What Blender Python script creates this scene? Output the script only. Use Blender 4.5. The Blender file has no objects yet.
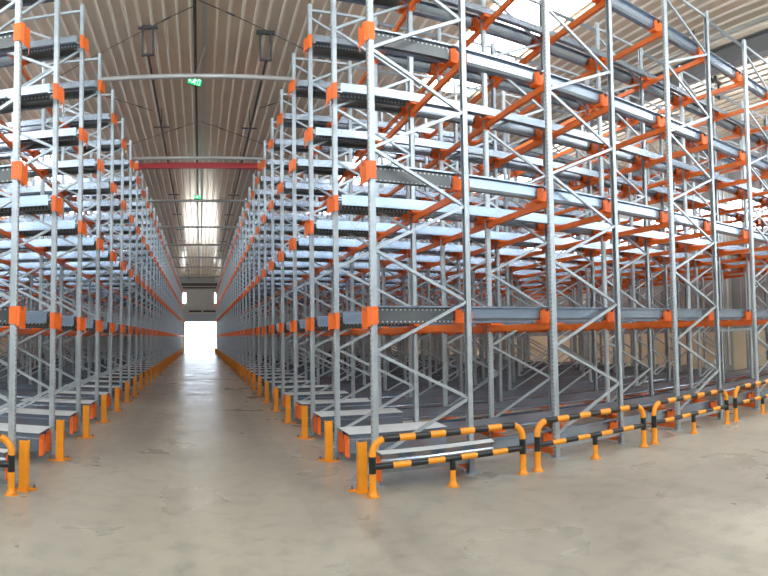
import bpy, math, random
from mathutils import Vector, Matrix
random.seed(7)
S = bpy.context.scene
COL = S.collection

# ---------------------------------------------------------------- dimensions (metres, X across the aisle, Y along it)
XR, XL = 1.6738, -1.8096          # aisle faces of the two racks
FY, PITCH, NK = 5.2, 1.5, 35     # first row of frames, spacing, number of rows
FD, FP = 1.1353, 2.2131          # frame depth, spacing of frames along a lane
LEV = [0.21, 1.682, 3.154, 4.588, 6.043]
TOP = 6.69
NR, NL = 6, 5                    # frames deep in each rack
CEIL = 7.9
YEND = 58.0
WL, WR, YB = -14.0, 15.6, -6.0

# ---------------------------------------------------------------- node materials
def mat(name, col, rough=.5, metal=0.0, noise=None, nscale=6.0, bump=0.0, bscale=40.0, emit=None, spec=None):
    m = bpy.data.materials.new(name); m.use_nodes = True
    nt = m.node_tree; b = nt.nodes['Principled BSDF']
    b.inputs['Base Color'].default_value = (*col, 1)
    b.inputs['Roughness'].default_value = rough
    b.inputs['Metallic'].default_value = metal
    if spec is not None: b.inputs['Specular IOR Level'].default_value = spec
    tc = nt.nodes.new('ShaderNodeTexCoord')
    if noise:
        n = nt.nodes.new('ShaderNodeTexNoise'); n.inputs['Scale'].default_value = nscale; n.inputs['Detail'].default_value = 4
        nt.links.new(tc.outputs['Object'], n.inputs['Vector'])
        r = nt.nodes.new('ShaderNodeValToRGB')
        r.color_ramp.elements[0].position = .3; r.color_ramp.elements[1].position = .7
        r.color_ramp.elements[0].color = (*[c*(1-noise) for c in col], 1)
        r.color_ramp.elements[1].color = (*[min(1, c*(1+noise)) for c in col], 1)
        nt.links.new(n.outputs['Fac'], r.inputs['Fac']); nt.links.new(r.outputs['Color'], b.inputs['Base Color'])
    if bump:
        n2 = nt.nodes.new('ShaderNodeTexNoise'); n2.inputs['Scale'].default_value = bscale
        nt.links.new(tc.outputs['Object'], n2.inputs['Vector'])
        bp = nt.nodes.new('ShaderNodeBump'); bp.inputs['Strength'].default_value = bump; bp.inputs['Distance'].default_value = .01
        nt.links.new(n2.outputs['Fac'], bp.inputs['Height']); nt.links.new(bp.outputs['Normal'], b.inputs['Normal'])
    if emit:
        b.inputs['Emission Color'].default_value = (*emit[0], 1); b.inputs['Emission Strength'].default_value = emit[1]
    return m

def dots(m, axis_a, offs, axis_b, period, rad, dark):
    """round punched holes: columns at axis_a = offs, repeated along axis_b"""
    nt = m.node_tree; b = nt.nodes['Principled BSDF']; L = nt.links
    def M(op, a, bb=None):
        n = nt.nodes.new('ShaderNodeMath'); n.operation = op
        for i, v in enumerate((a, bb)):
            if v is None: continue
            if isinstance(v, (int, float)): n.inputs[i].default_value = v
            else: L.new(v, n.inputs[i])
        return n.outputs[0]
    tc = nt.nodes.new('ShaderNodeTexCoord'); sx = nt.nodes.new('ShaderNodeSeparateXYZ'); L.new(tc.outputs['Object'], sx.inputs[0])
    A, B = sx.outputs[axis_a], sx.outputs[axis_b]
    bm = M('SUBTRACT', M('FLOORED_MODULO' if hasattr(bpy.types, 'x') else 'MODULO', M('ADD', B, 100*period), period), period/2)
    fac = None
    for o in offs:
        da = M('SUBTRACT', A, o)
        d = M('SQRT', M('ADD', M('MULTIPLY', da, da), M('MULTIPLY', bm, bm)))
        f = M('LESS_THAN', d, rad)
        fac = f if fac is None else M('MAXIMUM', fac, f)
    mix = nt.nodes.new('ShaderNodeMix'); mix.data_type = 'RGBA'
    src = b.inputs['Base Color'].links[0].from_socket if b.inputs['Base Color'].links else None
    if src: L.new(src, mix.inputs[6])
    else: mix.inputs[6].default_value = b.inputs['Base Color'].default_value
    mix.inputs[7].default_value = (*dark, 1)
    L.new(fac, mix.inputs[0]); L.new(mix.outputs[2], b.inputs['Base Color'])

M_POST = mat('galvanized_post', (.43, .47, .49), .42, .55, .10, 9)
dots(M_POST, 1, (-.018, .018), 2, .05, .0075, (.16, .165, .17))
M_GALV = mat('galvanized_steel', (.43, .47, .49), .40, .55, .10, 9)
M_RAIL = mat('galvanized_rail', (.36, .42, .50), .27, .85, .06, 3)
M_PLATE = mat('bright_galvanized_plate', (.84, .87, .88), .35, .12, .05, 4)
M_GUIDE = mat('perforated_guide', (.12, .125, .125), .42, .55, .08, 6)
dots(M_GUIDE, 2, (.018, .142), 0, .05, .009, (.55, .55, .52))
M_ORANGE = mat('orange_powder_coat', (.86, .155, .016), .42, 0, .06, 5)
M_BEAM = mat('orange_beam_paint', (.80, .165, .022), .40, 0, .10, 5)
M_YEL = mat('yellow_orange_paint', (.85, .30, .012), .4, 0, .06, 8)
M_BLK = mat('black_paint', (.012, .012, .012), .4)
M_RED = mat('red_paint', (.42, .012, .014), .4)
M_DARK = mat('dark_steel', (.035, .033, .03), .55)
M_PIPE = mat('grey_pipe', (.38, .37, .34), .45, .3)
M_BOLT = mat('zinc_bolt', (.25, .24, .22), .4, .7)

# ---------------------------------------------------------------- mesh builder
class MB:
    def __init__(s): s.v = []; s.f = []; s.m = []; s.sm = []
    def add(s, vs, fs, mi=0, smooth=False):
        b = len(s.v); s.v += [tuple(p) for p in vs]
        for f in fs: s.f.append(tuple(b+i for i in f)); s.m.append(mi); s.sm.append(smooth)
    def box(s, x0, x1, y0, y1, z0, z1, mi=0):
        vs = [(x0,y0,z0),(x1,y0,z0),(x1,y1,z0),(x0,y1,z0),(x0,y0,z1),(x1,y0,z1),(x1,y1,z1),(x0,y1,z1)]
        s.add(vs, [(0,3,2,1),(4,5,6,7),(0,1,5,4),(1,2,6,5),(2,3,7,6),(3,0,4,7)], mi)
    def prism(s, poly, a0, a1, axis, mi=0):
        """closed 2D polygon extruded along an axis; the polygon lies in the two other axes in x,y,z order"""
        n = len(poly)
        def P(p, a):
            q = list(p); q.insert(axis, a); return q
        vs = [P(p, a0) for p in poly] + [P(p, a1) for p in poly]
        fs = [(i, (i+1) % n, n+(i+1) % n, n+i) for i in range(n)]
        fs += [tuple(range(n-1, -1, -1)), tuple(range(n, 2*n))]
        s.add(vs, fs, mi)
    def sheet(s, line, t, a0, a1, axis, mi=0):
        """folded sheet: an open 2D polyline thickened by t and extruded"""
        L = [Vector(p) for p in line]; n = len(L); out = []
        for i in range(n):
            d0 = (L[i]-L[i-1]).normalized() if i else (L[1]-L[0]).normalized()
            d1 = (L[i+1]-L[i]).normalized() if i < n-1 else d0
            nn = Vector((-(d0.y+d1.y), d0.x+d1.x)); nn.normalize()
            k = max(.4, nn.dot(Vector((-d0.y, d0.x))))
            out.append(L[i] + nn*(t/k))
        q = [tuple(p) for p in L] + [tuple(p) for p in reversed(out)]
        nn = len(L)
        def P(p, a):
            r = list(p); r.insert(axis, a); return r
        N = len(q)
        vs = [P(p, a0) for p in q] + [P(p, a1) for p in q]
        fs = [(i, (i+1) % N, N+(i+1) % N, N+i) for i in range(N)]
        for i in range(nn-1):
            a, b, c, d = i, i+1, N-2-i, N-1-i
            fs += [(d, c, b, a), (N+a, N+b, N+c, N+d)]
        s.add(vs, fs, mi)
    def tube(s, p0, p1, r, n=8, mi=0, r1=None, caps=True):
        p0, p1 = Vector(p0), Vector(p1); d = (p1-p0).normalized()
        a = Vector((0,0,1)) if abs(d.z) < .9 else Vector((1,0,0))
        u = d.cross(a).normalized(); w = d.cross(u)
        r1 = r if r1 is None else r1
        vs = [p0+(u*math.cos(t)+w*math.sin(t))*r for t in [2*math.pi*i/n for i in range(n)]]
        vs += [p1+(u*math.cos(t)+w*math.sin(t))*r1 for t in [2*math.pi*i/n for i in range(n)]]
        s.add(vs, [(i, n+i, n+(i+1) % n, (i+1) % n) for i in range(n)], mi, n > 6)
        if caps: s.add(vs, [tuple(range(n)), tuple(range(2*n-1, n-1, -1))], mi)
    def path(s, pts, r, n=12, mis=None):
        """round tube along a polyline; mis gives one material per piece"""
        pts = [Vector(p) for p in pts]; rings = []
        u = None
        for i, p in enumerate(pts):
            d = ((pts[min(i+1, len(pts)-1)]-p).normalized() + (p-pts[max(i-1, 0)]).normalized()).normalized()
            if u is None:
                a = Vector((0,1,0)) if abs(d.y) < .9 else Vector((1,0,0))
                u = d.cross(a).normalized()
            else: u = (u-d*u.dot(d)).normalized()
            w = d.cross(u)
            rings.append([p+(u*math.cos(2*math.pi*j/n)+w*math.sin(2*math.pi*j/n))*r for j in range(n)])
        for i in range(len(pts)-1):
            s.add(rings[i]+rings[i+1], [(j, (j+1) % n, n+(j+1) % n, n+j) for j in range(n)], mis[i] if mis else 0, True)
        s.add(rings[0], [tuple(range(n-1, -1, -1))], mis[0] if mis else 0); s.add(rings[-1], [tuple(range(n))], mis[-1] if mis else 0)
    def extend(s, o, off, mi=None):
        b = len(s.v); ox, oy, oz = off
        s.v += [(x+ox, y+oy, z+oz) for x, y, z in o.v]
        s.f += [tuple(b+i for i in f) for f in o.f]
        s.m += o.m if mi is None else [mi]*len(o.m); s.sm += o.sm
    def mesh(s, name, mats):
        me = bpy.data.meshes.new(name); me.from_pydata(s.v, [], s.f)
        for m in (mats if isinstance(mats, (list, tuple)) else [mats]): me.materials.append(m)
        me.polygons.foreach_set('material_index', s.m); me.polygons.foreach_set('use_smooth', s.sm)
        me.update(); return me

def link(name, data, parent=None, loc=(0,0,0), rz=0):
    o = bpy.data.objects.new(name, data); COL.objects.link(o); o.location = loc; o.rotation_euler = (0,0,rz)
    if parent is not None: o.parent = parent
    return o
def tag(o, label, cat, group=None, kind=None):
    o['label'] = label; o['category'] = cat
    if group: o['group'] = group
    o['kind'] = kind or 'thing'
    return o
def struct(name, mb, mats, label=None, parent=None):
    o = link(name, mb.mesh(name, mats), parent)
    if parent is None: o['kind'] = 'structure'
    if label: o['label'] = label
    return o

ORD = ['first','second','third','fourth','fifth','sixth','seventh','eighth','ninth','tenth','eleventh','twelfth','thirteenth','fourteenth','fifteenth','sixteenth','seventeenth','eighteenth','nineteenth','twentieth']
TENS = {20:'twenty',30:'thirty'}
def ordw(n):                       # 1-based
    if n <= 20: return ORD[n-1]
    t = n//10*10
    return ('thirtieth' if n == 30 else TENS[t]+'-'+ORD[n-t-1])
RACK = {'R': 'right-hand rack', 'L': 'left-hand rack'}
LEVN = ['floor level','first level','second level','third level','top level']

# ---------------------------------------------------------------- room shell
def floor_mat():
    m = bpy.data.materials.new('polished_concrete'); m.use_nodes = True; nt = m.node_tree; L = nt.links; b = nt.nodes['Principled BSDF']
    tc = nt.nodes.new('ShaderNodeTexCoord')
    def N(scale, det, dist=0):
        n = nt.nodes.new('ShaderNodeTexNoise'); n.inputs['Scale'].default_value = scale; n.inputs['Detail'].default_value = det
        n.inputs['Distortion'].default_value = dist; L.new(tc.outputs['Object'], n.inputs['Vector']); return n.outputs['Fac']
    def ramp(f, stops):
        r = nt.nodes.new('ShaderNodeValToRGB'); e = r.color_ramp.elements
        e[0].position, e[0].color = stops[0][0], (*stops[0][1], 1); e[1].position, e[1].color = stops[-1][0], (*stops[-1][1], 1)
        for p, c in stops[1:-1]:
            q = e.new(p); q.color = (*c, 1)
        L.new(f, r.inputs['Fac']); return r.outputs['Color']
    big = ramp(N(.35, 6, .6), [(.30, (.28,.255,.205)), (.5, (.385,.355,.288)), (.68, (.47,.435,.355))])
    fine = ramp(N(5, 8, .3), [(.28, (.72,.72,.72)), (.5, (1,1,1)), (.75, (1.08,1.08,1.08))])
    mx = nt.nodes.new('ShaderNodeMix'); mx.data_type = 'RGBA'; mx.blend_type = 'MULTIPLY'; mx.inputs[0].default_value = .75
    L.new(big, mx.inputs[6]); L.new(fine, mx.inputs[7])
    mp = nt.nodes.new('ShaderNodeMapping'); mp.inputs['Scale'].default_value = (1.5, .16, 1); L.new(tc.outputs['Object'], mp.inputs['Vector'])
    tn = nt.nodes.new('ShaderNodeTexNoise'); tn.inputs['Scale'].default_value = 1.0; tn.inputs['Detail'].default_value = 5; L.new(mp.outputs[0], tn.inputs['Vector'])
    tyre = ramp(tn.outputs['Fac'], [(.34, (.70,.70,.71)), (.47, (1,1,1)), (.9, (1,1,1))])
    m0 = nt.nodes.new('ShaderNodeMix'); m0.data_type = 'RGBA'; m0.blend_type = 'MULTIPLY'; m0.inputs[0].default_value = .8
    L.new(mx.outputs[2], m0.inputs[6]); L.new(tyre, m0.inputs[7]); mx = m0
    speck = ramp(N(38, 3), [(.30, (.55,.53,.5)), (.36, (1,1,1)), (.8, (1,1,1))])
    m2 = nt.nodes.new('ShaderNodeMix'); m2.data_type = 'RGBA'; m2.blend_type = 'MULTIPLY'; m2.inputs[0].default_value = .5
    L.new(mx.outputs[2], m2.inputs[6]); L.new(speck, m2.inputs[7])
    L.new(m2.outputs[2], b.inputs['Base Color'])
    rr = ramp(N(1.1, 5, .4), [(.2, (.22,)*3), (.85, (.42,)*3)])
    L.new(rr, b.inputs['Roughness'])
    bp = nt.nodes.new('ShaderNodeBump'); bp.inputs['Strength'].default_value = .06; bp.inputs['Distance'].default_value = .01
    L.new(N(3.0, 6), bp.inputs['Height']); L.new(bp.outputs['Normal'], b.inputs['Normal'])
    return m
fl = MB(); fl.box(WL-.3, WR+.3, YB, YEND+.3, -.2, 0)
struct('floor', fl, floor_mat(), 'worn grey concrete warehouse floor')
for i, (x0, x1, y0, y1) in enumerate([(WL, WR, 19.40, 19.50), (WL, WR, 38.0, 38.05)]):
    j = MB(); j.box(x0, x1, y0, y1, 0, .002); struct('trim_%d' % (i+1), j, mat('floor_joint', (.09,.085,.075), .7))

M_CEIL = mat('painted_roof_sheet', (.84, .71, .53), .17, .32, .06, 1.2)
c = MB(); pts = []; x = WL-.2; RP = .26
while x < WR+.2:
    pts += [(x, CEIL), (x+RP-.070, CEIL), (x+RP-.052, CEIL-.032), (x+RP-.018, CEIL-.032)]; x += RP
pts.append((x, CEIL))
for a, b_ in zip(pts, pts[1:]):
    c.add([(a[0], YB, a[1]), (b_[0], YB, b_[1]), (b_[0], YEND, b_[1]), (a[0], YEND, a[1])], [(0,1,2,3)], 1 if a[1] < CEIL or b_[1] < CEIL else 0)
M_RIB = mat('roof_sheet_rib', (.88, .80, .66), .26, .2)
c.box(WL-.2, WR+.2, YB, YEND+.3, CEIL+.02, CEIL+.12)
struct('ceiling', c, [M_CEIL, M_RIB], 'ribbed metal roof sheeting')

M_SHEET = mat('grey_wall_sheet', (.40, .41, .41), .5, .2, .06, 2)
M_CREAM = mat('cream_wall_paint', (.95, .85, .63), .6, 0, .05, 1)
M_DAY = mat('daylight_panel', (.9,.92,.95), .4, emit=((.95,.97,1.0), 10.0))
def sidewall(name, xi, sgn):
    w = MB(); out = xi+sgn*.25
    def bx(z0, z1, mi, y0=YB, y1=YEND+.3, xin=xi): w.box(min(xin, out), max(xin, out), y0, y1, z0, z1, mi)
    bx(0, 1.35, 1); bx(1.35, 4.75, 0); bx(5.95, CEIL+.05, 0)
    y = YB
    while y < YEND:                         # ribs of the cladding
        w.box(min(xi, xi-sgn*.03), max(xi, xi-sgn*.03), y, y+.08, 1.35, 4.75, 0); y += .45
    struct(name, w, [M_SHEET, M_CREAM])
    g = MB(); g.box(min(xi+sgn*.08, xi+sgn*.12), max(xi+sgn*.08, xi+sgn*.12), YB, YEND, 4.75, 5.95, 0)
    fr = MB()
    y = YB
    while y < YEND:
        fr.box(min(xi, xi+sgn*.14), max(xi, xi+sgn*.14), y, y+.06, 4.75, 5.95); y += 1.5
    fr.box(min(xi-sgn*.02, xi+sgn*.14), max(xi-sgn*.02, xi+sgn*.14), YB, YEND, 5.32, 5.38)
    nm = 'window_1' if sgn > 0 else 'window_2'
    p = struct(nm, g, M_DAY, 'long strip of bright translucent glazing')
    f = link('window_frame', fr.mesh('window_frame', M_PIPE), p)
sidewall('wall_right', WR, 1); sidewall('wall_left', WL, -1)
# far end wall with the open roller door
DX0, DX1, DZ = -1.62, 1.92, 3.15
w = MB()
for x0, x1, z0, z1 in [(WL-.2, DX0, 0, CEIL+.05), (DX1, WR+.2, 0, CEIL+.05), (DX0, DX1, 4.1, CEIL+.05)]:
    w.box(x0, x1, YEND, YEND+.3, z0, z1, 0)
struct('wall_end', w, M_SHEET)
dr = link('door_1', None); dr['kind'] = 'structure'; dr['label'] = 'open roller door with blue-grey rolled shutter'
q = MB(); q.box(DX0+.02, DX1-.02, YEND+.02, YEND+.25, DZ, 4.08)
for i in range(8): q.tube((DX0+.02, YEND+.02, DZ+.06+i*.12), (DX1-.02, YEND+.02, DZ+.06+i*.12), .035, 6)
link('shutter', q.mesh('shutter', mat('shutter_paint', (.27,.33,.40), .45, .3)), dr)
q = MB(); q.box(DX0-.12, DX0+.02, YEND-.06, YEND, 0, 4.15); q.box(DX1-.02, DX1+.12, YEND-.06, YEND, 0, 4.15); q.box(DX0-.12, DX1+.12, YEND-.08, YEND, 4.05, 4.2)
link('door_frame', q.mesh('door_frame', M_PIPE), dr)
q = MB(); q.box(WL, WR, YEND-.35, YEND-.02, 6.75, 7.25); q.box(WL, WR, YEND-.5, YEND-.02, 6.70, 6.76); struct('beam_end', q, mat('brown_beam', (.06,.05,.04), .5), 'dark brown girder across the end wall')
for i, xx in enumerate((-1.80, 1.86)):
    g = MB(); g.box(xx-.3, xx+.3, YEND-.05, YEND-.01, 5.15, 6.25)
    p = struct('window_%d' % (3+i), g, M_DAY, 'small bright window high on the end wall')
    f = MB(); f.box(xx-.34, xx+.34, YEND-.07, YEND-.01, 6.25, 6.3); f.box(xx-.34, xx+.34, YEND-.07, YEND-.01, 5.1, 5.15); link('window_frame', f.mesh('window_frame', M_PIPE), p)
for i, xx in enumerate((-.5, 1.0)):
    v = link('wall_vent', None, loc=(xx, YEND, 4.28)); tag(v, ('dark slotted vent above the far door, nearer its left jamb', 'dark slotted vent above the far door, nearer its right jamb')[i], 'vent', 'vents above the far door')
    f = MB(); f.box(-.65, .65, -.05, -.005, -.10, .10); link('vent_frame', f.mesh('vent_frame', M_DARK), v)
    f = MB()
    for j in range(4): f.box(-.6, .6, -.07, -.05, -.085+j*.045, -.06+j*.045)
    link('slat', f.mesh('slat', M_DARK), v)
# yard outside the far door
q = MB(); q.box(-25, 25, YEND+.3, YEND+60, -.25, -.02); struct('ground', q, mat('yard_concrete', (.7,.7,.68), .8, 0, .05))
# roof lights (translucent sheets in the roof)
M_SKY = mat('roof_light_sheet', (.9,.92,.95), .4, emit=((.97,.98,1.0), 12.0))
n = 5
for x0, x1 in ((5.5, 6.9), (11.6, 13.0), (-6.6, -5.2)):
    for y0 in (-2.4, 7.4, 16.4, 25.4, 34.4, 43.4):
        if x0 > 11 and y0 == 7.4: continue
        q = MB(); q.box(x0, x1, y0, y0+5.2, CEIL-.05, CEIL-.04)
        xx = x0+.1
        while xx < x1: q.box(xx, xx+.05, y0, y0+5.2, CEIL-.065, CEIL-.05); xx += .29
        struct('window_%d' % n, q, M_SKY, 'white translucent roof light panel'); n += 1

# ---------------------------------------------------------------- rack frames
PW, PD = .068, .064              # post width (Y), depth (X)
def post_mb(side, simple=False):
    """side 0: web faces -X at x=0; side 1: web faces +X at x=FD"""
    m = MB(); h = PW/2
    if side == 0: ln = [(PD,-h+.012),(PD,-h),(.014,-h),(0,-h+.014),(0,h-.014),(.014,h),(PD,h),(PD,h-.012)]
    else: ln = [(FD-PD,h-.012),(FD-PD,h),(FD-.014,h),(FD,h-.014),(FD,-h+.014),(FD-.014,-h),(FD-PD,-h),(FD-PD,-h+.012)]
    if simple:
        x0, x1 = (0, PD) if side == 0 else (FD-PD, FD)
        m.box(x0, x1, -h, h, .008, TOP)
    else: m.sheet([(a, b) for a, b in ln], -.004, .008, TOP, 2)
    return m
def foot_mb(side):
    m = MB(); cx = PD/2 if side == 0 else FD-PD/2
    m.box(cx-.075, cx+.075, -.065, .065, 0, .010)
    for sx in (-.058, .058): m.tube((cx+sx, .045, .01), (cx+sx, .045, .03), .012, 6)
    return m
NODE0, NSTEP, NB = .28, .517, 12
def brace_mb(j, simple=False):
    m = MB(); z0, z1 = NODE0+j*NSTEP, NODE0+(j+1)*NSTEP
    xa, xb = (.045, FD-.045) if j % 2 == 0 else (FD-.045, .045)
    y = -.012 if j % 2 == 0 else .012
    a, b = Vector((xa, y, z0)), Vector((xb, y, z1)); d = (b-a).normalized(); u = Vector((0,1,0)); w = d.cross(u)
    r, t = .0155, .012
    if simple:
        vs = [p+w*sx*r+u*sy*r for p in (a, b) for sx, sy in ((-1,-1),(1,-1),(1,1),(-1,1))]
        m.add(vs, [(0,1,5,4),(1,2,6,5),(2,3,7,6),(3,0,4,7)])
    else:       # open C section
        prof = [(-r, r), (-r, -r), (r, -r), (r, r), (r-.005, r), (r-.005, -r+.005), (-r+.005, -r+.005), (-r+.005, r)]
        vs = [p+w*pp[0]+u*pp[1] for p in (a, b) for pp in prof]
        N = 8
        m.add(vs, [(i, (i+1) % N, N+(i+1) % N, N+i) for i in range(N)] + [(0,1,6,7),(1,2,5,6),(2,3,4,5),(15,14,9,8),(14,13,10,9),(13,12,11,10)])
    return m
def strut_mb(z, simple=False):
    m = MB(); m.box(.05, FD-.05, -.015, .015, z-.018, z+.018); return m
ME_POST = [post_mb(0).mesh('post', M_POST), post_mb(1).mesh('post', M_POST)]
ME_FOOT = [foot_mb(0).mesh('base_plate', M_GALV), foot_mb(1).mesh('base_plate', M_GALV)]
ME_BRACE = [brace_mb(j).mesh('brace', M_GALV) for j in range(NB)]
ME_STRUT = [strut_mb(z).mesh('strut', M_GALV) for z in (.13, TOP-.09)]
far_frame = MB()
for s_ in (0, 1): far_frame.extend(post_mb(s_, True), (0,0,0)); far_frame.extend(foot_mb(s_), (0,0,0), 1)
for j in range(NB): far_frame.extend(brace_mb(j, True), (0,0,0), 1)
for z in (.13, TOP-.09): far_frame.extend(strut_mb(z), (0,0,0), 1)
ME_FAR = far_frame.mesh('rack_frame', [M_POST, M_GALV])

def bracket_mb(side, first, z):
    """orange guide bracket round a post: a face towards the aisle with wings angled back to the rail ends"""
    m = MB(); s = -1 if side == 0 else 1; xf = 0 if side == 0 else FD
    ln = [(-.072, -.040), (.004, -.040), (.030, -.02), (.055, .10), (.012, .20)] if first else [(-.03, -.175), (.012, -.15), (.055, -.01), (.055, .07), (.012, .20)]
    zb, zt = z-.115, z+.085
    pts = [(xf+s*p[0], p[1]) for p in ln]
    for i, (p, q) in enumerate(zip(pts, pts[1:])):
        p, q = Vector(p), Vector(q); d = (q-p).normalized(); n = Vector((d.y, -d.x))*s*-1*.003
        e0 = zb + (.02 if first and i == 0 else 0 if i < 2 else -.02)
        nt = i in (1, 2)
        mid = p.lerp(q, .5); w = .018
        L_ = (q-p).length
        top = [(0, zt), (max(.002, L_/2-w), zt), (max(.002, L_/2-w), zt-.035), (min(L_-.002, L_/2+w), zt-.035), (min(L_-.002, L_/2+w), zt), (L_, zt)] if nt and L_ > .06 else [(0, zt), (L_, zt)]
        poly = [(L_, e0), (0, e0)] + top
        vs = [(p.x+d.x*t-n.x, p.y+d.y*t-n.y, zz) for t, zz in poly] + [(p.x+d.x*t+n.x, p.y+d.y*t+n.y, zz) for t, zz in poly]
        N = len(poly)
        m.add(vs, [(j, (j+1) % N, N+(j+1) % N, N+j) for j in range(N)] + [tuple(range(N-1, -1, -1)), tuple(range(N, 2*N))])
    return m
ME_BRK = {(s_, f_): [bracket_mb(s_, f_, z).mesh('aisle_bracket', M_ORANGE) for z in LEV[1:]] for s_ in (0, 1) for f_ in (True, False)}
allbrk = {}
for s_ in (0, 1):
    m = MB()
    for z in LEV[1:]: m.extend(bracket_mb(s_, False, z), (0,0,0))
    allbrk[s_] = m
far_aisle = {}
for s_ in (0, 1):
    m = MB(); m.extend(far_frame, (0,0,0)); m.extend(allbrk[s_], (0,0,0), 2); far_aisle[s_] = m.mesh('rack_frame', [M_POST, M_GALV, M_ORANGE])

def visible(x, y, margin=.6):
    a = math.atan2(x, y); return -.3735 - margin/max(y, 1) < a < 1.035 + margin/max(y, 1)

rest = MB(); nframes = 0
for rk in 'RL':
    for k in range(NK):
        y = FY + k*PITCH
        for i in range(NR if rk == 'R' else NL):
            x = XR + i*FP if rk == 'R' else XL - FD - i*FP
            if not (visible(x, y) or visible(x+FD, y)): continue
            detailed = k <= (8 if i < 3 else 5)
            if k > (34 if i < 2 else 19):
                rest.extend(far_frame, (x, y, 0)); continue
            nframes += 1
            if i == 0 and k == 0: lab = 'galvanized rack frame at the aisle corner, nearest row, ' + RACK[rk]
            elif i == 0: lab = 'galvanized rack frame at the aisle, %s row from the front, %s' % (ordw(k+1), RACK[rk])
            elif k == 0: lab = 'galvanized zigzag-braced frame in the front row, %s in from the aisle, %s' % (ordw(i+1), RACK[rk])
            else: lab = 'galvanized rack frame, %s in from the aisle, %s row back, %s' % (ordw(i+1), ordw(k+1), RACK[rk])
            grp = 'frames of the ' + RACK[rk]
            s_ = 0 if rk == 'R' else 1
            if detailed:
                t = tag(link('rack_frame', None, loc=(x, y, 0)), lab, 'rack frame', grp)
                for q_ in (0, 1):
                    p = link('post', ME_POST[q_], t); link('base_plate', ME_FOOT[q_], p)
                for me in ME_BRACE: link('brace', me, t)
                for me in ME_STRUT: link('strut', me, t)
                if i == 0:
                    for me in ME_BRK[(s_, k == 0)]: link('aisle_bracket', me, t)['label'] = 'orange notched bracket'
            else:
                tag(link('rack_frame', far_aisle[s_] if i == 0 else ME_FAR, loc=(x, y, 0)), lab, 'rack frame', grp)
o = link('rack_frame', rest.mesh('rack_frame', [M_POST, M_GALV]))
tag(o, 'mass of further galvanized frames deep inside both racks', 'rack frame', None, 'stuff')
print('frames', nframes)

# row spacers joining neighbouring frames
m = MB(); m.sheet([(-.02, -.02), (.02, -.02), (.02, .02), (-.02, .02)], .004, 0, FP-FD-.008, 0); ME_SP = m.mesh('row_spacer', M_GALV)
m = MB(); m.box(0, .006, -.03, .03, -.05, .05); ME_TAB = m.mesh('end_tab', M_GALV)
m = MB(); m.box(FP-FD-.014, FP-FD-.008, -.03, .03, -.05, .05); ME_TAB2 = m.mesh('end_tab', M_GALV)
for k in range(4):
    for i in range(NR-1):
        for z, w_ in ((TOP-.14, 'top'), (1.43, 'eye-level')):
            if z < 2 and (k, i) != (0, 2): continue
            t = tag(link('row_spacer', ME_SP, loc=(XR+i*FP+FD+.004, FY+k*PITCH, z)), '%s spacer bar between the %s and %s frames from the aisle, %s row' % (w_, ordw(i+1), ordw(i+2), ordw(k+1)), 'spacer bar', 'spacer bars between frames')
            link('end_tab', ME_TAB, t); link('end_tab', ME_TAB2, t)

# ---------------------------------------------------------------- pallet rails
LEN = {'R': (NR-1)*FP + FD + .05, 'L': (NL-1)*FP + FD + .05}
RAILP = [(-.045, .165), (-.045, .182), (0, .182), (0, .055), (.022, .03), (.095, .03), (.095, .055)]
def rail_mb(rk, inward, mi=0):
    m = MB(); sx = 1 if rk == 'R' else -1
    ln = [(a*inward, b) for a, b in RAILP]
    x0, x1 = sorted((sx*.085, sx*LEN[rk]))
    m.sheet(ln, .004*(-inward), x0, x1, 0, mi)
    return m
def guide_mb(rk, inward, mi=0):
    m = MB(); sx = 1 if rk == 'R' else -1
    x0, x1 = sorted((sx*.09, sx*.98)); ya, yb = sorted((-.012*inward, -.004*inward))
    m.box(x0, x1, ya, yb, .004, .164, mi)
    ya, yb = sorted((-.055*inward, -.004*inward)); m.box(x0, x1, ya, yb, -.002, .004, mi)
    return m
def saddle_mb(px, inward, mi=0):
    """orange saddle on the outer face of the rail, seated on the cross beam"""
    m = MB(); ya, yb = sorted((-.020*inward, -.013*inward))
    m.prism([(px-.10, -.003), (px+.10, -.003), (px+.10, .14), (px+.05, .165), (px+.02, .165), (px+.02, .13), (px-.02, .13), (px-.02, .165), (px-.05, .165), (px-.10, .14)], ya, yb, 1, mi)
    ya, yb = sorted((-.013*inward, .085*inward)); m.box(px-.10, px+.10, ya, yb, -.003, .026, mi)
    ya, yb = sorted((-.05*inward, -.02*inward)); m.box(px-.10, px-.094, ya, yb, -.003, .12, mi); m.box(px+.094, px+.10, ya, yb, -.003, .12, mi)
    return m
def posts_x(rk):
    n_ = NR if rk == 'R' else NL; sx = 1 if rk == 'R' else -1; out = []
    for i in range(n_): out += [sx*(i*FP+PD/2), sx*(i*FP+FD-PD/2)]
    return out[1:]                # the aisle post carries the aisle bracket instead
ME_RAIL, ME_GUIDE, ME_SADDLE, ME_RAILFAR, MBFAR = {}, {}, {}, {}, {}
for rk in 'RL':
    for w_ in (1, -1):
        ME_RAIL[rk, w_] = rail_mb(rk, w_).mesh('pallet_rail', M_RAIL)
        ME_GUIDE[rk, w_] = guide_mb(rk, w_).mesh('entry_guide', M_GUIDE)
        ME_SADDLE[rk, w_] = [saddle_mb(px, w_).mesh('saddle_bracket', M_ORANGE) for px in posts_x(rk)]
        m = MB(); m.extend(rail_mb(rk, w_), (0,0,0)); m.extend(guide_mb(rk, w_), (0,0,0), 2)
        for px in posts_x(rk): m.extend(saddle_mb(px, w_), (0,0,0), 1)
        MBFAR[rk, w_] = m; ME_RAILFAR[rk, w_] = m.mesh('pallet_rail', [M_RAIL, M_ORANGE, M_GUIDE])
restr = MB()
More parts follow.
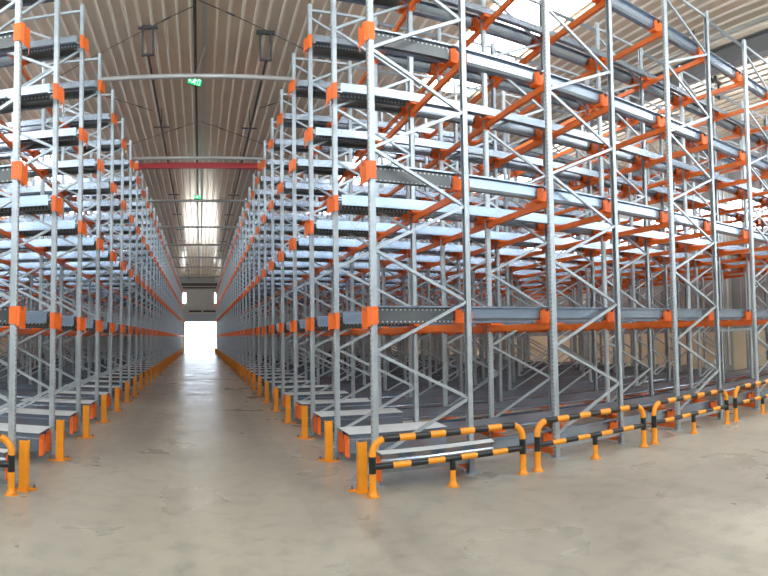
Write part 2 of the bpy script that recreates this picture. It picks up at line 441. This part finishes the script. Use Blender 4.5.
for rk in 'RL':
    x = XR if rk == 'R' else XL
    for k in range(NK-1):
        for side, w_ in (('near', 1), ('far', -1)):
            for li, z in enumerate(LEV):
                y = FY + k*PITCH + .135 if w_ > 0 else FY + (k+1)*PITCH - .135
                loc = (x, y, z-.08)
                if k > 14: restr.extend(MBFAR[rk, w_], loc); continue
                lab = 'galvanized pallet rail on the %s, %s side of the %s lane back, %s' % (LEVN[li], side, ordw(k+1), RACK[rk])
                grp = 'pallet rails of the ' + RACK[rk]
                if k <= 5:
                    t = tag(link('pallet_rail', ME_RAIL[rk, w_], loc=loc), lab, 'rail', grp)
                    if li: link('entry_guide', ME_GUIDE[rk, w_], t)['label'] = 'grey perforated guide plate'
                    for me, px in zip(ME_SADDLE[rk, w_], posts_x(rk)):
                        if visible(x+px, y, .3): link('saddle_bracket', me, t)['label'] = 'orange saddle bracket'
                else: tag(link('pallet_rail', ME_RAILFAR[rk, w_], loc=loc), lab, 'rail', grp)
o = link('pallet_rail', restr.mesh('pallet_rail', [M_RAIL, M_ORANGE, M_GUIDE]))
tag(o, 'mass of distant galvanized pallet rails towards the far door', 'rail', None, 'stuff')

# ---------------------------------------------------------------- orange cross beams
BL = PITCH - PW - .008
def beam_body(simple=False):
    m = MB(); h = .038; w2 = .022
    if simple: m.box(-w2, w2, 0, BL, -h, h)
    else:       # box section with a step along one edge
        m.prism([(-w2, -h), (w2, -h), (w2, h-.024), (w2-.014, h-.024), (w2-.014, h), (-w2, h)], .004, BL-.004, 1)
    return m
def conn_mb(e):
    m = MB(); y = 0 if e == 0 else BL
    ya, yb = (y, y+.006) if e == 0 else (y-.006, y)
    m.box(-.034, .034, ya, yb, -.055, .055)
    m.box(.026, .034, ya, yb+.05 if e == 0 else yb, -.055, .055) if e == 0 else m.box(.026, .034, ya-.05, yb, -.055, .055)
    return m
ME_BEAM = beam_body().mesh('cross_beam', M_BEAM); ME_CONN = [conn_mb(e).mesh('end_connector', M_ORANGE) for e in (0, 1)]
restb = MB(); sb = MB(); sb.extend(beam_body(True), (0,0,0)); 
for e in (0, 1): sb.extend(conn_mb(e), (0,0,0), 1)
nb = 0
for rk in 'RL':
    pxs = [ (XR + p) if rk == 'R' else (XL + p) for p in ([PD/2] + posts_x('R') if rk == 'R' else [-PD/2] + posts_x('L'))]
    for k in range(NK-1):
        y = FY + k*PITCH + PW/2 + .004
        for pi_, px in enumerate(pxs[1:]):
            if not visible(px, y+PITCH, .5): continue
            for li, z in enumerate(LEV):
                loc = (px, y, z-.08-.004-.042)
                if li == 0: loc = (px, y, .070)
                if k <= (3 if rk == 'R' else 2):
                    nb += 1
                    t = tag(link('cross_beam', ME_BEAM, loc=loc), 'orange cross beam, %s, %s post line from aisle, %s bay, %s' % (LEVN[li], ordw(pi_+2), ordw(k+1), RACK[rk]), 'beam', 'cross beams of the ' + RACK[rk])
                    for me in ME_CONN: link('end_connector', me, t)
                else: restb.extend(sb, loc)
o = link('cross_beam', restb.mesh('cross_beam', [M_BEAM, M_ORANGE])); tag(o, 'mass of further orange cross beams deep inside both racks', 'beam', None, 'stuff')
print('beams', nb)

# ---------------------------------------------------------------- floor-level entry plates and post guards along the aisle
def plate_mbs(rk, first):
    sx = 1 if rk == 'R' else -1; y0 = -.20 if first else -.56; y1 = -.05; z = .345
    top = MB(); xa, xb = sx*.03, sx*1.33; t = .006
    q = [(xa, y0), (xb-sx*.05, y0), (xb, y1), (xa, y1)]
    vs = [(p[0], p[1], z-t) for p in q] + [(p[0], p[1], z) for p in q]
    top.add(vs, [(0,3,2,1),(4,5,6,7),(0,1,5,4),(1,2,6,5),(2,3,7,6),(3,0,4,7)])
    sk = MB(); x0, x1 = sorted((sx*.03, sx*(LEN[rk] if first else 1.27)))
    zb = .20 if first else .125
    sk.sheet([(y0+.05, zb), (y0+.004, zb), (y0+.004, z-.075), (y0+.018, z-.06), (y0+.018, z-t-.001), (y0+.05, z-t-.001)], .004, x0, sorted((sx*.03, sx*1.27))[1] if sx > 0 else x1, 0) if sx > 0 else sk.sheet([(y0+.05, zb), (y0+.004, zb), (y0+.004, z-.075), (y0+.018, z-.06), (y0+.018, z-t-.001), (y0+.05, z-t-.001)], .004, -1.27, -.03, 0)
    pan = []
    rng = [(y0+.0, y0+.14)] if first else [(y0-.02, y0+.20), (y0+.25, y0+.47)]
    for a, b in rng:
        m = MB(); xa, xb = sorted((sx*.018, sx*.026)); m.prism([(a, .07), (b, .07), (b, .28), (b-.03, .315), (a+.03, .315), (a, .28)], xa, xb, 0)
        xa, xb = sorted((sx*-.02, sx*.018)); m.box(xa, xb, a, a+.006, .09, .28); pan.append(m)
    return top, sk, pan
def guard_mbs(rk):
    sx = -1 if rk == 'R' else 1          # towards the aisle
    p = MB()
    ln = [(sx*.052, .075), (sx*.052, 0), (-sx*.032, 0), (-sx*.032, .03)]
    p.sheet(ln, .007*(1 if sx < 0 else -1), .008, .475, 2)
    f = MB(); x0, x1 = sorted((sx*.065, -sx*.045)); f.box(x0, x1, -.03, .10, 0, .008)
    x0, x1 = sorted((sx*.12, sx*.05)); f.box(x0, x1, .06, .14, .008, .016); f.box(x0, x1, .06, .14, 0, .008)
    x0, x1 = sorted((-sx*.12, -sx*.045)); f.box(x0, x1, -.03, .05, 0, .012)
    bo = []
    for bx, by in ((sx*.095, .10), (-sx*.09, .01)):
        m = MB(); zb = .016 if by > .05 else .012
        m.tube((bx, by, zb), (bx, by, zb+.014), .017, 6); m.tube((bx, by, zb+.014), (bx, by, zb+.035), .008, 8); bo.append(m)
    return p, f, bo
for rk in 'RL':
    x = XR if rk == 'R' else XL; sx = 1 if rk == 'R' else -1
    made = {}
    for first in (True, False):
        a, b, pn = plate_mbs(rk, first)
        made[first] = (a.mesh('entry_plate', M_PLATE), b.mesh('front_skirt', M_RAIL), [q.mesh('end_panel', M_ORANGE) for q in pn])
    gp, gf, gb = guard_mbs(rk)
    meg = (gp.mesh('guard_upright', M_YEL), gf.mesh('foot_plate', M_YEL), [q.mesh('anchor_bolt', M_BOLT) for q in gb])
    for k in range(NK):
        y = FY + k*PITCH
        a, b, pn = made[k == 0]
        t = tag(link('entry_plate', a, loc=(x, y, 0)), 'bright galvanized entry plate by the floor at the %s frame along the aisle, %s' % (ordw(k+1), RACK[rk]), 'plate', 'entry plates of the ' + RACK[rk])
        link('front_skirt', b, t)
        for q in pn: link('end_panel', q, t)['label'] = 'orange end panel'
        t = tag(link('post_guard', None, loc=(x-sx*.15, y-(.22 if k == 0 else .36), 0)), 'orange-yellow post guard on the floor before the %s aisle frame, %s' % (ordw(k+1), RACK[rk]), 'post guard', 'post guards of the ' + RACK[rk])
        link('guard_upright', meg[0], t); link('foot_plate', meg[1], t)
        if k < 10:
            for q in meg[2]: link('anchor_bolt', q, t)

# ---------------------------------------------------------------- striped hoop barriers
def hoop(L, H=.52, R=.14, seg=.155, r=.034):
    pts = [Vector((0,0,.01))]; z = .01
    line = [Vector((0,0,.01)), Vector((0,0,H-R))]
    for i in range(1, 9): a = math.pi/2*i/8; line.append(Vector((R-R*math.cos(a), 0, H-R+R*math.sin(a))))
    line.append(Vector((L-R, 0, H)))
    for i in range(1, 9): a = math.pi/2*i/8; line.append(Vector((L-R+R*math.sin(a), 0, H-R+R*math.cos(a))))
    line.append(Vector((L, 0, .01)))
    # resample at stripe edges; the stripes run symmetrically from both feet
    cum = [0]
    for a, b in zip(line, line[1:]): cum.append(cum[-1]+(b-a).length)
    tot = cum[-1]
    leg = [.20, .355, .355+.20]
    inner = tot-2*leg[2]; nseg = max(3, round(inner/.172)); nseg += (nseg+1) % 2
    cuts = [0]+leg+[leg[2]+inner*(i+1)/nseg for i in range(nseg)]+[tot-leg[1], tot-leg[0], tot]
    allc = sorted(set([round(c_, 5) for c_ in cuts]+[round(c_, 5) for c_ in cum]))
    def at(t):
        for i in range(len(cum)-1):
            if t <= cum[i+1]+1e-9: return line[i].lerp(line[i+1], (t-cum[i])/max(1e-9, cum[i+1]-cum[i]))
        return line[-1]
    P = [at(t) for t in allc]; mis = []
    for a, b in zip(allc, allc[1:]):
        t = (a+b)/2; idx = sum(1 for c_ in cuts[1:] if c_ <= t); mis.append(idx % 2)
    m = MB(); m.path(P, r, 14, mis); return m
def make_barrier(loc, lab, L=1.64, rz=0, group='striped barriers'):
    t = tag(link('hoop_barrier', None, loc=loc, rz=rz), lab, 'barrier', group)
    link('hoop', hoop(L).mesh('hoop', [M_YEL, M_BLK]), t)
    ns = 9; m = MB(); pts = [(.02+(L-.04)*i/ns, 0, .27) for i in range(ns+1)]
    m.path(pts, .030, 12, [(i+1) % 2 for i in range(ns)]); link('middle_rail', m.mesh('middle_rail', [M_YEL, M_BLK]), t)
    m = MB(); m.path([(L/2,0,.01), (L/2,0,.16), (L/2,0,.25)], .030, 12, [0, 1]); link('middle_leg', m.mesh('middle_leg', [M_YEL, M_BLK]), t)
    for xx in (0, L/2, L):
        m = MB(); m.tube((xx,0,0), (xx,0,.012), .062, 16); m.tube((xx,0,.012), (xx,0,.05), .046, 14, r1=.034)
        f = link('foot_flange', m.mesh('foot_flange', M_YEL), t)
        for a in (.8, 2.4, 3.9, 5.5):
            m = MB(); m.tube((xx+.054*math.cos(a), .054*math.sin(a), .012), (xx+.054*math.cos(a), .054*math.sin(a), .02), .006, 6)
            link('bolt', m.mesh('bolt', M_BOLT), f)
    return t
BD = 4.834
for x, lab in ((1.56, 'black and yellow hoop barrier at the right-hand rack corner, nearest the aisle'), (3.39, 'black and yellow hoop barrier second from the aisle, right-hand rack'),
               (5.23, 'black and yellow hoop barrier third from the aisle, right-hand rack'), (7.11, 'black and yellow hoop barrier fourth from the aisle, cut by the picture edge')):
    make_barrier((x, BD, 0), lab, group='striped barriers before the right-hand rack')
make_barrier((-1.715-1.64, BD, 0), 'black and yellow hoop barrier at the corner of the left-hand rack', group=None)
make_barrier((-1.62, 56.2, 0), 'small striped hoop barrier far off beside the bright doorway', L=.9, rz=math.pi/2, group=None)

# ---------------------------------------------------------------- ties across the aisle, red pipe
for n_, k in enumerate(range(3, NK-1, 3)):
    y = FY + k*PITCH; z = 6.2
    t = tag(link('tie_tube', None, loc=(0, y, z)), 'grey tie tube across the aisle overhead, %s from the front' % ordw(n_+1), 'tube', 'tie tubes over the aisle')
    m = MB(); m.tube((XL+.012, 0, 0), (XR-.012, 0, 0), .045, 12); link('tube', m.mesh('tube', M_PIPE), t)
    for xx, s_ in ((XL, 1), (XR, -1)):
        m = MB(); a, b = sorted((xx+s_*.001, xx+s_*.012)); m.box(a, b, -.07, .07, -.07, .07); link('end_flange', m.mesh('end_flange', M_PIPE), t)
yr = FY + 7*PITCH
t = tag(link('red_beam', None, loc=(0, yr-.13, 6.43)), 'dark red beam spanning the aisle high between the racks', 'beam')
m = MB(); hh = .075
m.prism([(-.06,-hh),(.06,-hh),(.06,-hh+.015),(.012,-hh+.015),(.012,hh-.015),(.06,hh-.015),(.06,hh),(-.06,hh),(-.06,hh-.015),(-.012,hh-.015),(-.012,-hh+.015),(-.06,-hh+.015)], XL+.0, XR-.0, 0)
link('girder', m.mesh('girder', M_RED), t)
for xx in (XL-.05, XR+.05):
    m = MB(); m.box(xx-.07, xx+.07, -.06, .085, -.10, .10); link('clamp_plate', m.mesh('clamp_plate', M_BEAM), t)

# ---------------------------------------------------------------- roof services
def pipe(name, pts, r, material, lab, cat, hang=None, group=None):
    t = tag(link(name, None, loc=pts[0]), lab, cat, group); o0 = Vector(pts[0])
    m = MB(); m.path([Vector(p)-o0 for p in pts], r, 10); link('pipe', m.mesh('pipe', material), t)
    if hang:
        for hy in hang:
            m = MB(); hx = pts[0][0]; hz = pts[0][2]
            m.tube(Vector((hx, hy, hz+r))-o0, Vector((hx, hy, CEIL-.03))-o0, .012, 6)
            m.box(hx-o0.x-.22, hx-o0.x+.22, hy-o0.y-.02, hy-o0.y+.02, r, r+.03)
            link('hanger', m.mesh('hanger', M_DARK), t)
    return t
hs = [15+3.6*i for i in range(11)]
pipe('sprinkler_pipe', [(-1.08, 11.02, 7.30), (-1.08, 56, 7.30)], .03, M_DARK, 'dark service pipe under the roof, left of the aisle centre', 'pipe', hs, 'service pipes over the aisle')
pipe('sprinkler_pipe', [(1.38, 11.17, 7.28), (1.38, 56, 7.28)], .03, M_DARK, 'dark service pipe under the roof, right of the aisle centre', 'pipe', hs, 'service pipes over the aisle')
pipe('cable_conduit', [(-.11, 5.5, CEIL-.10), (-.11, 57, CEIL-.10)], .035, M_DARK, 'dark conduit along the roof over the aisle centre', 'conduit')
t = tag(link('cable_tray', None, loc=(.08, 5.5, CEIL-.06)), 'pale cable tray beside the dark conduit along the roof', 'tray')
m = MB(); m.sheet([(-.05, .0), (-.05, -.04), (.05, -.04), (.05, 0)], .004, 0, 51, 1); link('tray', m.mesh('tray', M_PIPE), t)
pipe('sprinkler_pipe', [(9.2, 5, 7.5), (9.2, 50, 7.5)], .035, M_PIPE, 'pale sprinkler pipe under the roof above the right-hand rack', 'pipe', [7.0+3*i for i in range(12)])
pipe('sprinkler_pipe', [(4.6, 5, 7.5), (4.6, 50, 7.5)], .03, M_PIPE, 'thin sprinkler pipe over the second frames of the right-hand rack', 'pipe', [8+3*i for i in range(12)])
def loop_bracket(loc, lab, h=.56, w_=.22):
    t = tag(link('loop_hanger', None, loc=loc), lab, 'hanger', 'dark loop hangers under the roof')
    m = MB(); r = .022
    m.box(-w_/2-r, -w_/2+r, -r, r, -h, 0); m.box(w_/2-r, w_/2+r, -r, r, -h, 0); m.box(-w_/2-r, w_/2+r, -r, r, -h-r, -h+r); link('loop', m.mesh('loop', M_DARK), t)
    m = MB(); m.box(-w_/2-.09, w_/2+.09, -.035, .035, -.01, .05); m.box(-.03, .03, -.03, .03, .05, CEIL-loc[2]-.02); link('mounting_bar', m.mesh('mounting_bar', M_DARK), t)
loop_bracket((-1.08, 10.95, 7.84), 'dark rectangular loop hanger under the roof, left over the aisle')
loop_bracket((1.36, 11.1, 7.83), 'dark rectangular loop hanger under the roof, right over the aisle')
loop_bracket((11.25, 7.9, 7.72), 'dark rectangular loop hanger high above the right-hand rack', .38, .26)
# diagonal tension rods of the roof
for i, (a, b, lab) in enumerate([((-3.4, 12.5), (-.1, 10.05), 'thin dark roof rod slanting left, nearest pair'), ((3.4, 12.2), (-.02, 9.9), 'thin dark roof rod slanting right, nearest pair'),
        ((-3.4, 18.3), (-.05, 15.6), 'thin dark roof rod slanting left, second pair'), ((3.4, 18.5), (.03, 15.6), 'thin dark roof rod slanting right, second pair'),
        ((-3.4, 12.9), (-1.3, 14.8), 'thin dark roof rod crossing behind the left loop hanger'), ((3.4, 12.9), (1.6, 14.6), 'thin dark roof rod crossing behind the right loop hanger')]):
    t = tag(link('tension_rod', None, loc=(a[0], a[1], CEIL-.165)), lab, 'rod', 'roof tension rods')
    d = Vector((b[0]-a[0], b[1]-a[1], 0)); m = MB(); m.tube((0,0,0), d, .009, 6); link('rod', m.mesh('rod', M_DARK), t)
    mid = d*.8; m = MB(); m.tube(mid, mid+d.normalized()*.2, .017, 8); link('turnbuckle', m.mesh('turnbuckle', M_DARK), t)
# exit signs
M_SIGN = mat('exit_green', (.0,.22,.06), .4, emit=((.0,.75,.22), .9)); M_SIGNW = mat('exit_white', (.8,1,.85), .4, emit=((.75,1,.85), 1.6))
def exit_sign(loc, lab, tilt):
    t = tag(link('exit_sign', None, loc=loc), lab, 'sign', 'green exit signs')
    t.rotation_euler = (0, tilt, 0)
    m = MB(); m.box(-.15, .15, -.018, .018, -.075, .075); link('housing', m.mesh('housing', M_DARK), t)
    m = MB(); m.box(-.144, .144, -.022, -.018, -.069, .069); f = link('sign_face', m.mesh('sign_face', M_SIGN), t)
    m = MB(); y = -.024
    def bar(x0, z0, x1, z1, r): m.tube((x0, y, z0), (x1, y, z1), r, 6)
    m.tube((-.005, y-.003, .052), (-.005, y+.003, .052), .014, 12)         # running figure
    bar(-.008, .035, -.02, -.005, .012); bar(-.02, -.005, .012, -.02, .009); bar(.012, -.02, .005, -.055, .008)
    bar(-.02, -.005, -.04, -.03, .009); bar(-.04, -.03, -.068, -.032, .008); bar(-.008, .03, .022, .02, .007); bar(.022, .02, .035, .035, .006); bar(-.01, .03, -.04, .018, .007)
    m.box(.06, .066, y-.002, y+.002, -.065, .065); m.box(.06, .11, y-.002, y+.002, .060, .066); m.box(.104, .11, y-.002, y+.002, -.065, .065)
    m.prism([(-.14, 0), (-.11, .03), (-.11, .01), (-.085, .01), (-.085, -.01), (-.11, -.01), (-.11, -.03)], y-.002, y+.002, 1)
    link('pictogram', m.mesh('pictogram', M_SIGNW), f)
    m = MB(); H = CEIL-.15-loc[2]
    pts = [(0.03*math.sin(a), 0, .085+.14+.14*math.cos(a)) for a in [math.pi+2*math.pi*i/16 for i in range(17)]]
    m.path(pts, .006, 6); m.tube((0,0,.36), (0,0,H), .005, 6); link('hanging_wire', m.mesh('hanging_wire', M_PIPE), t)
exit_sign((-.12, 11.5, 6.95), 'green running-man exit sign hanging over the aisle, nearest', .28)
exit_sign((-.10, 21.0, 6.92), 'green running-man exit sign hanging farther down the aisle', 0)
# girders under the roof and columns at the side wall
def ibeam(x, z0, z1, w_, y0, y1):
    m = MB(); t = .02
    m.prism([(x-w_/2,z0),(x+w_/2,z0),(x+w_/2,z0+t),(x+.01,z0+t),(x+.01,z1-t),(x+w_/2,z1-t),(x+w_/2,z1),(x-w_/2,z1),(x-w_/2,z1-t),(x-.01,z1-t),(x-.01,z0+t),(x-w_/2,z0+t)], y0, y1, 1); return m
M_GIRD = mat('girder_paint', (.17,.17,.165), .5)
struct('beam_roof', ibeam(10.05, 7.30, 7.75, .25, YB, YEND), M_GIRD, 'grey steel girder below the roof, along the building')
for i in range(7):
    y = 10.6 + 7.2*i; m = MB(); x = WR-.32
    m.prism([(x-.15,y-.12),(x-.13,y-.12),(x-.13,y-.01),(x+.13,y-.01),(x+.13,y-.12),(x+.15,y-.12),(x+.15,y+.12),(x+.13,y+.12),(x+.13,y+.01),(x-.13,y+.01),(x-.13,y+.12),(x-.15,y+.12)], 0, CEIL, 2)
    struct('column', m, mat('column_paint', (.55,.55,.52), .5), 'pale steel column at the side wall')

# ---------------------------------------------------------------- daylight
wd = bpy.data.worlds.new('daylight'); S.world = wd; wd.use_nodes = True
nt = wd.node_tree; bg = nt.nodes['Background']
tc = nt.nodes.new('ShaderNodeTexCoord'); sx_ = nt.nodes.new('ShaderNodeSeparateXYZ'); nt.links.new(tc.outputs['Generated'], sx_.inputs[0])
rp = nt.nodes.new('ShaderNodeValToRGB'); rp.color_ramp.elements[0].color = (.74,.87,1,1); rp.color_ramp.elements[1].color = (.55,.74,1,1)
nt.links.new(sx_.outputs['Z'], rp.inputs['Fac']); nt.links.new(rp.outputs['Color'], bg.inputs['Color'])
mr = nt.nodes.new('ShaderNodeMapRange'); mr.interpolation_type = 'SMOOTHSTEP'       # bright haze low over the horizon
mr.inputs['From Min'].default_value = .0; mr.inputs['From Max'].default_value = .16; mr.inputs['To Min'].default_value = 16.0; mr.inputs['To Max'].default_value = 3.6
nt.links.new(sx_.outputs['Z'], mr.inputs['Value']); nt.links.new(mr.outputs['Result'], bg.inputs['Strength'])
w = MB(); w.box(WL-.2, WR+.2, YB-.25, YB, 0, 4.1)
y = WL
while y < WR: w.box(y, y+.14, YB-.2, YB-.02, 4.1, CEIL); y += 3.6
struct('wall_back', w, mat('back_wall_sheet', (.16,.165,.17), .5, .1, .06, 2))
sd = bpy.data.lights.new('sun', 'SUN'); sd.energy = 45.0; sd.color = (1, .96, .90); sd.angle = .01     # low sun on the yard beyond the far door
so = bpy.data.objects.new('sun', sd); COL.objects.link(so); so.location = (0, 90, 40)
so.rotation_euler = Vector((-.10, -.75, -.66)).to_track_quat('-Z', 'Y').to_euler()
# ---------------------------------------------------------------- camera: phone panorama (cylindrical)
cd = bpy.data.cameras.new('camera'); cam = bpy.data.objects.new('camera', cd); COL.objects.link(cam)
F, V0, Y0, PT, AZ, HC = 546.71, 200.02, 313.43, .0447, .0282, 1.465
cam.location = (0, 0, HC); cam.rotation_euler = (math.pi/2+PT, 0, -AZ)
cd.type = 'PANO'; cd.panorama_type = 'CENTRAL_CYLINDRICAL'
cd.central_cylindrical_radius = 1.0
cd.central_cylindrical_range_u_min = (0-V0)/F - AZ; cd.central_cylindrical_range_u_max = (768-V0)/F - AZ
cd.central_cylindrical_range_v_min = (Y0-576)/F; cd.central_cylindrical_range_v_max = Y0/F
cd.clip_end = 300
S.camera = cam
S.view_settings.view_transform = 'Standard'; S.view_settings.look = 'None'; S.view_settings.exposure = -0.12
S.cycles.max_bounces = 8; S.cycles.diffuse_bounces = 5; S.cycles.glossy_bounces = 4
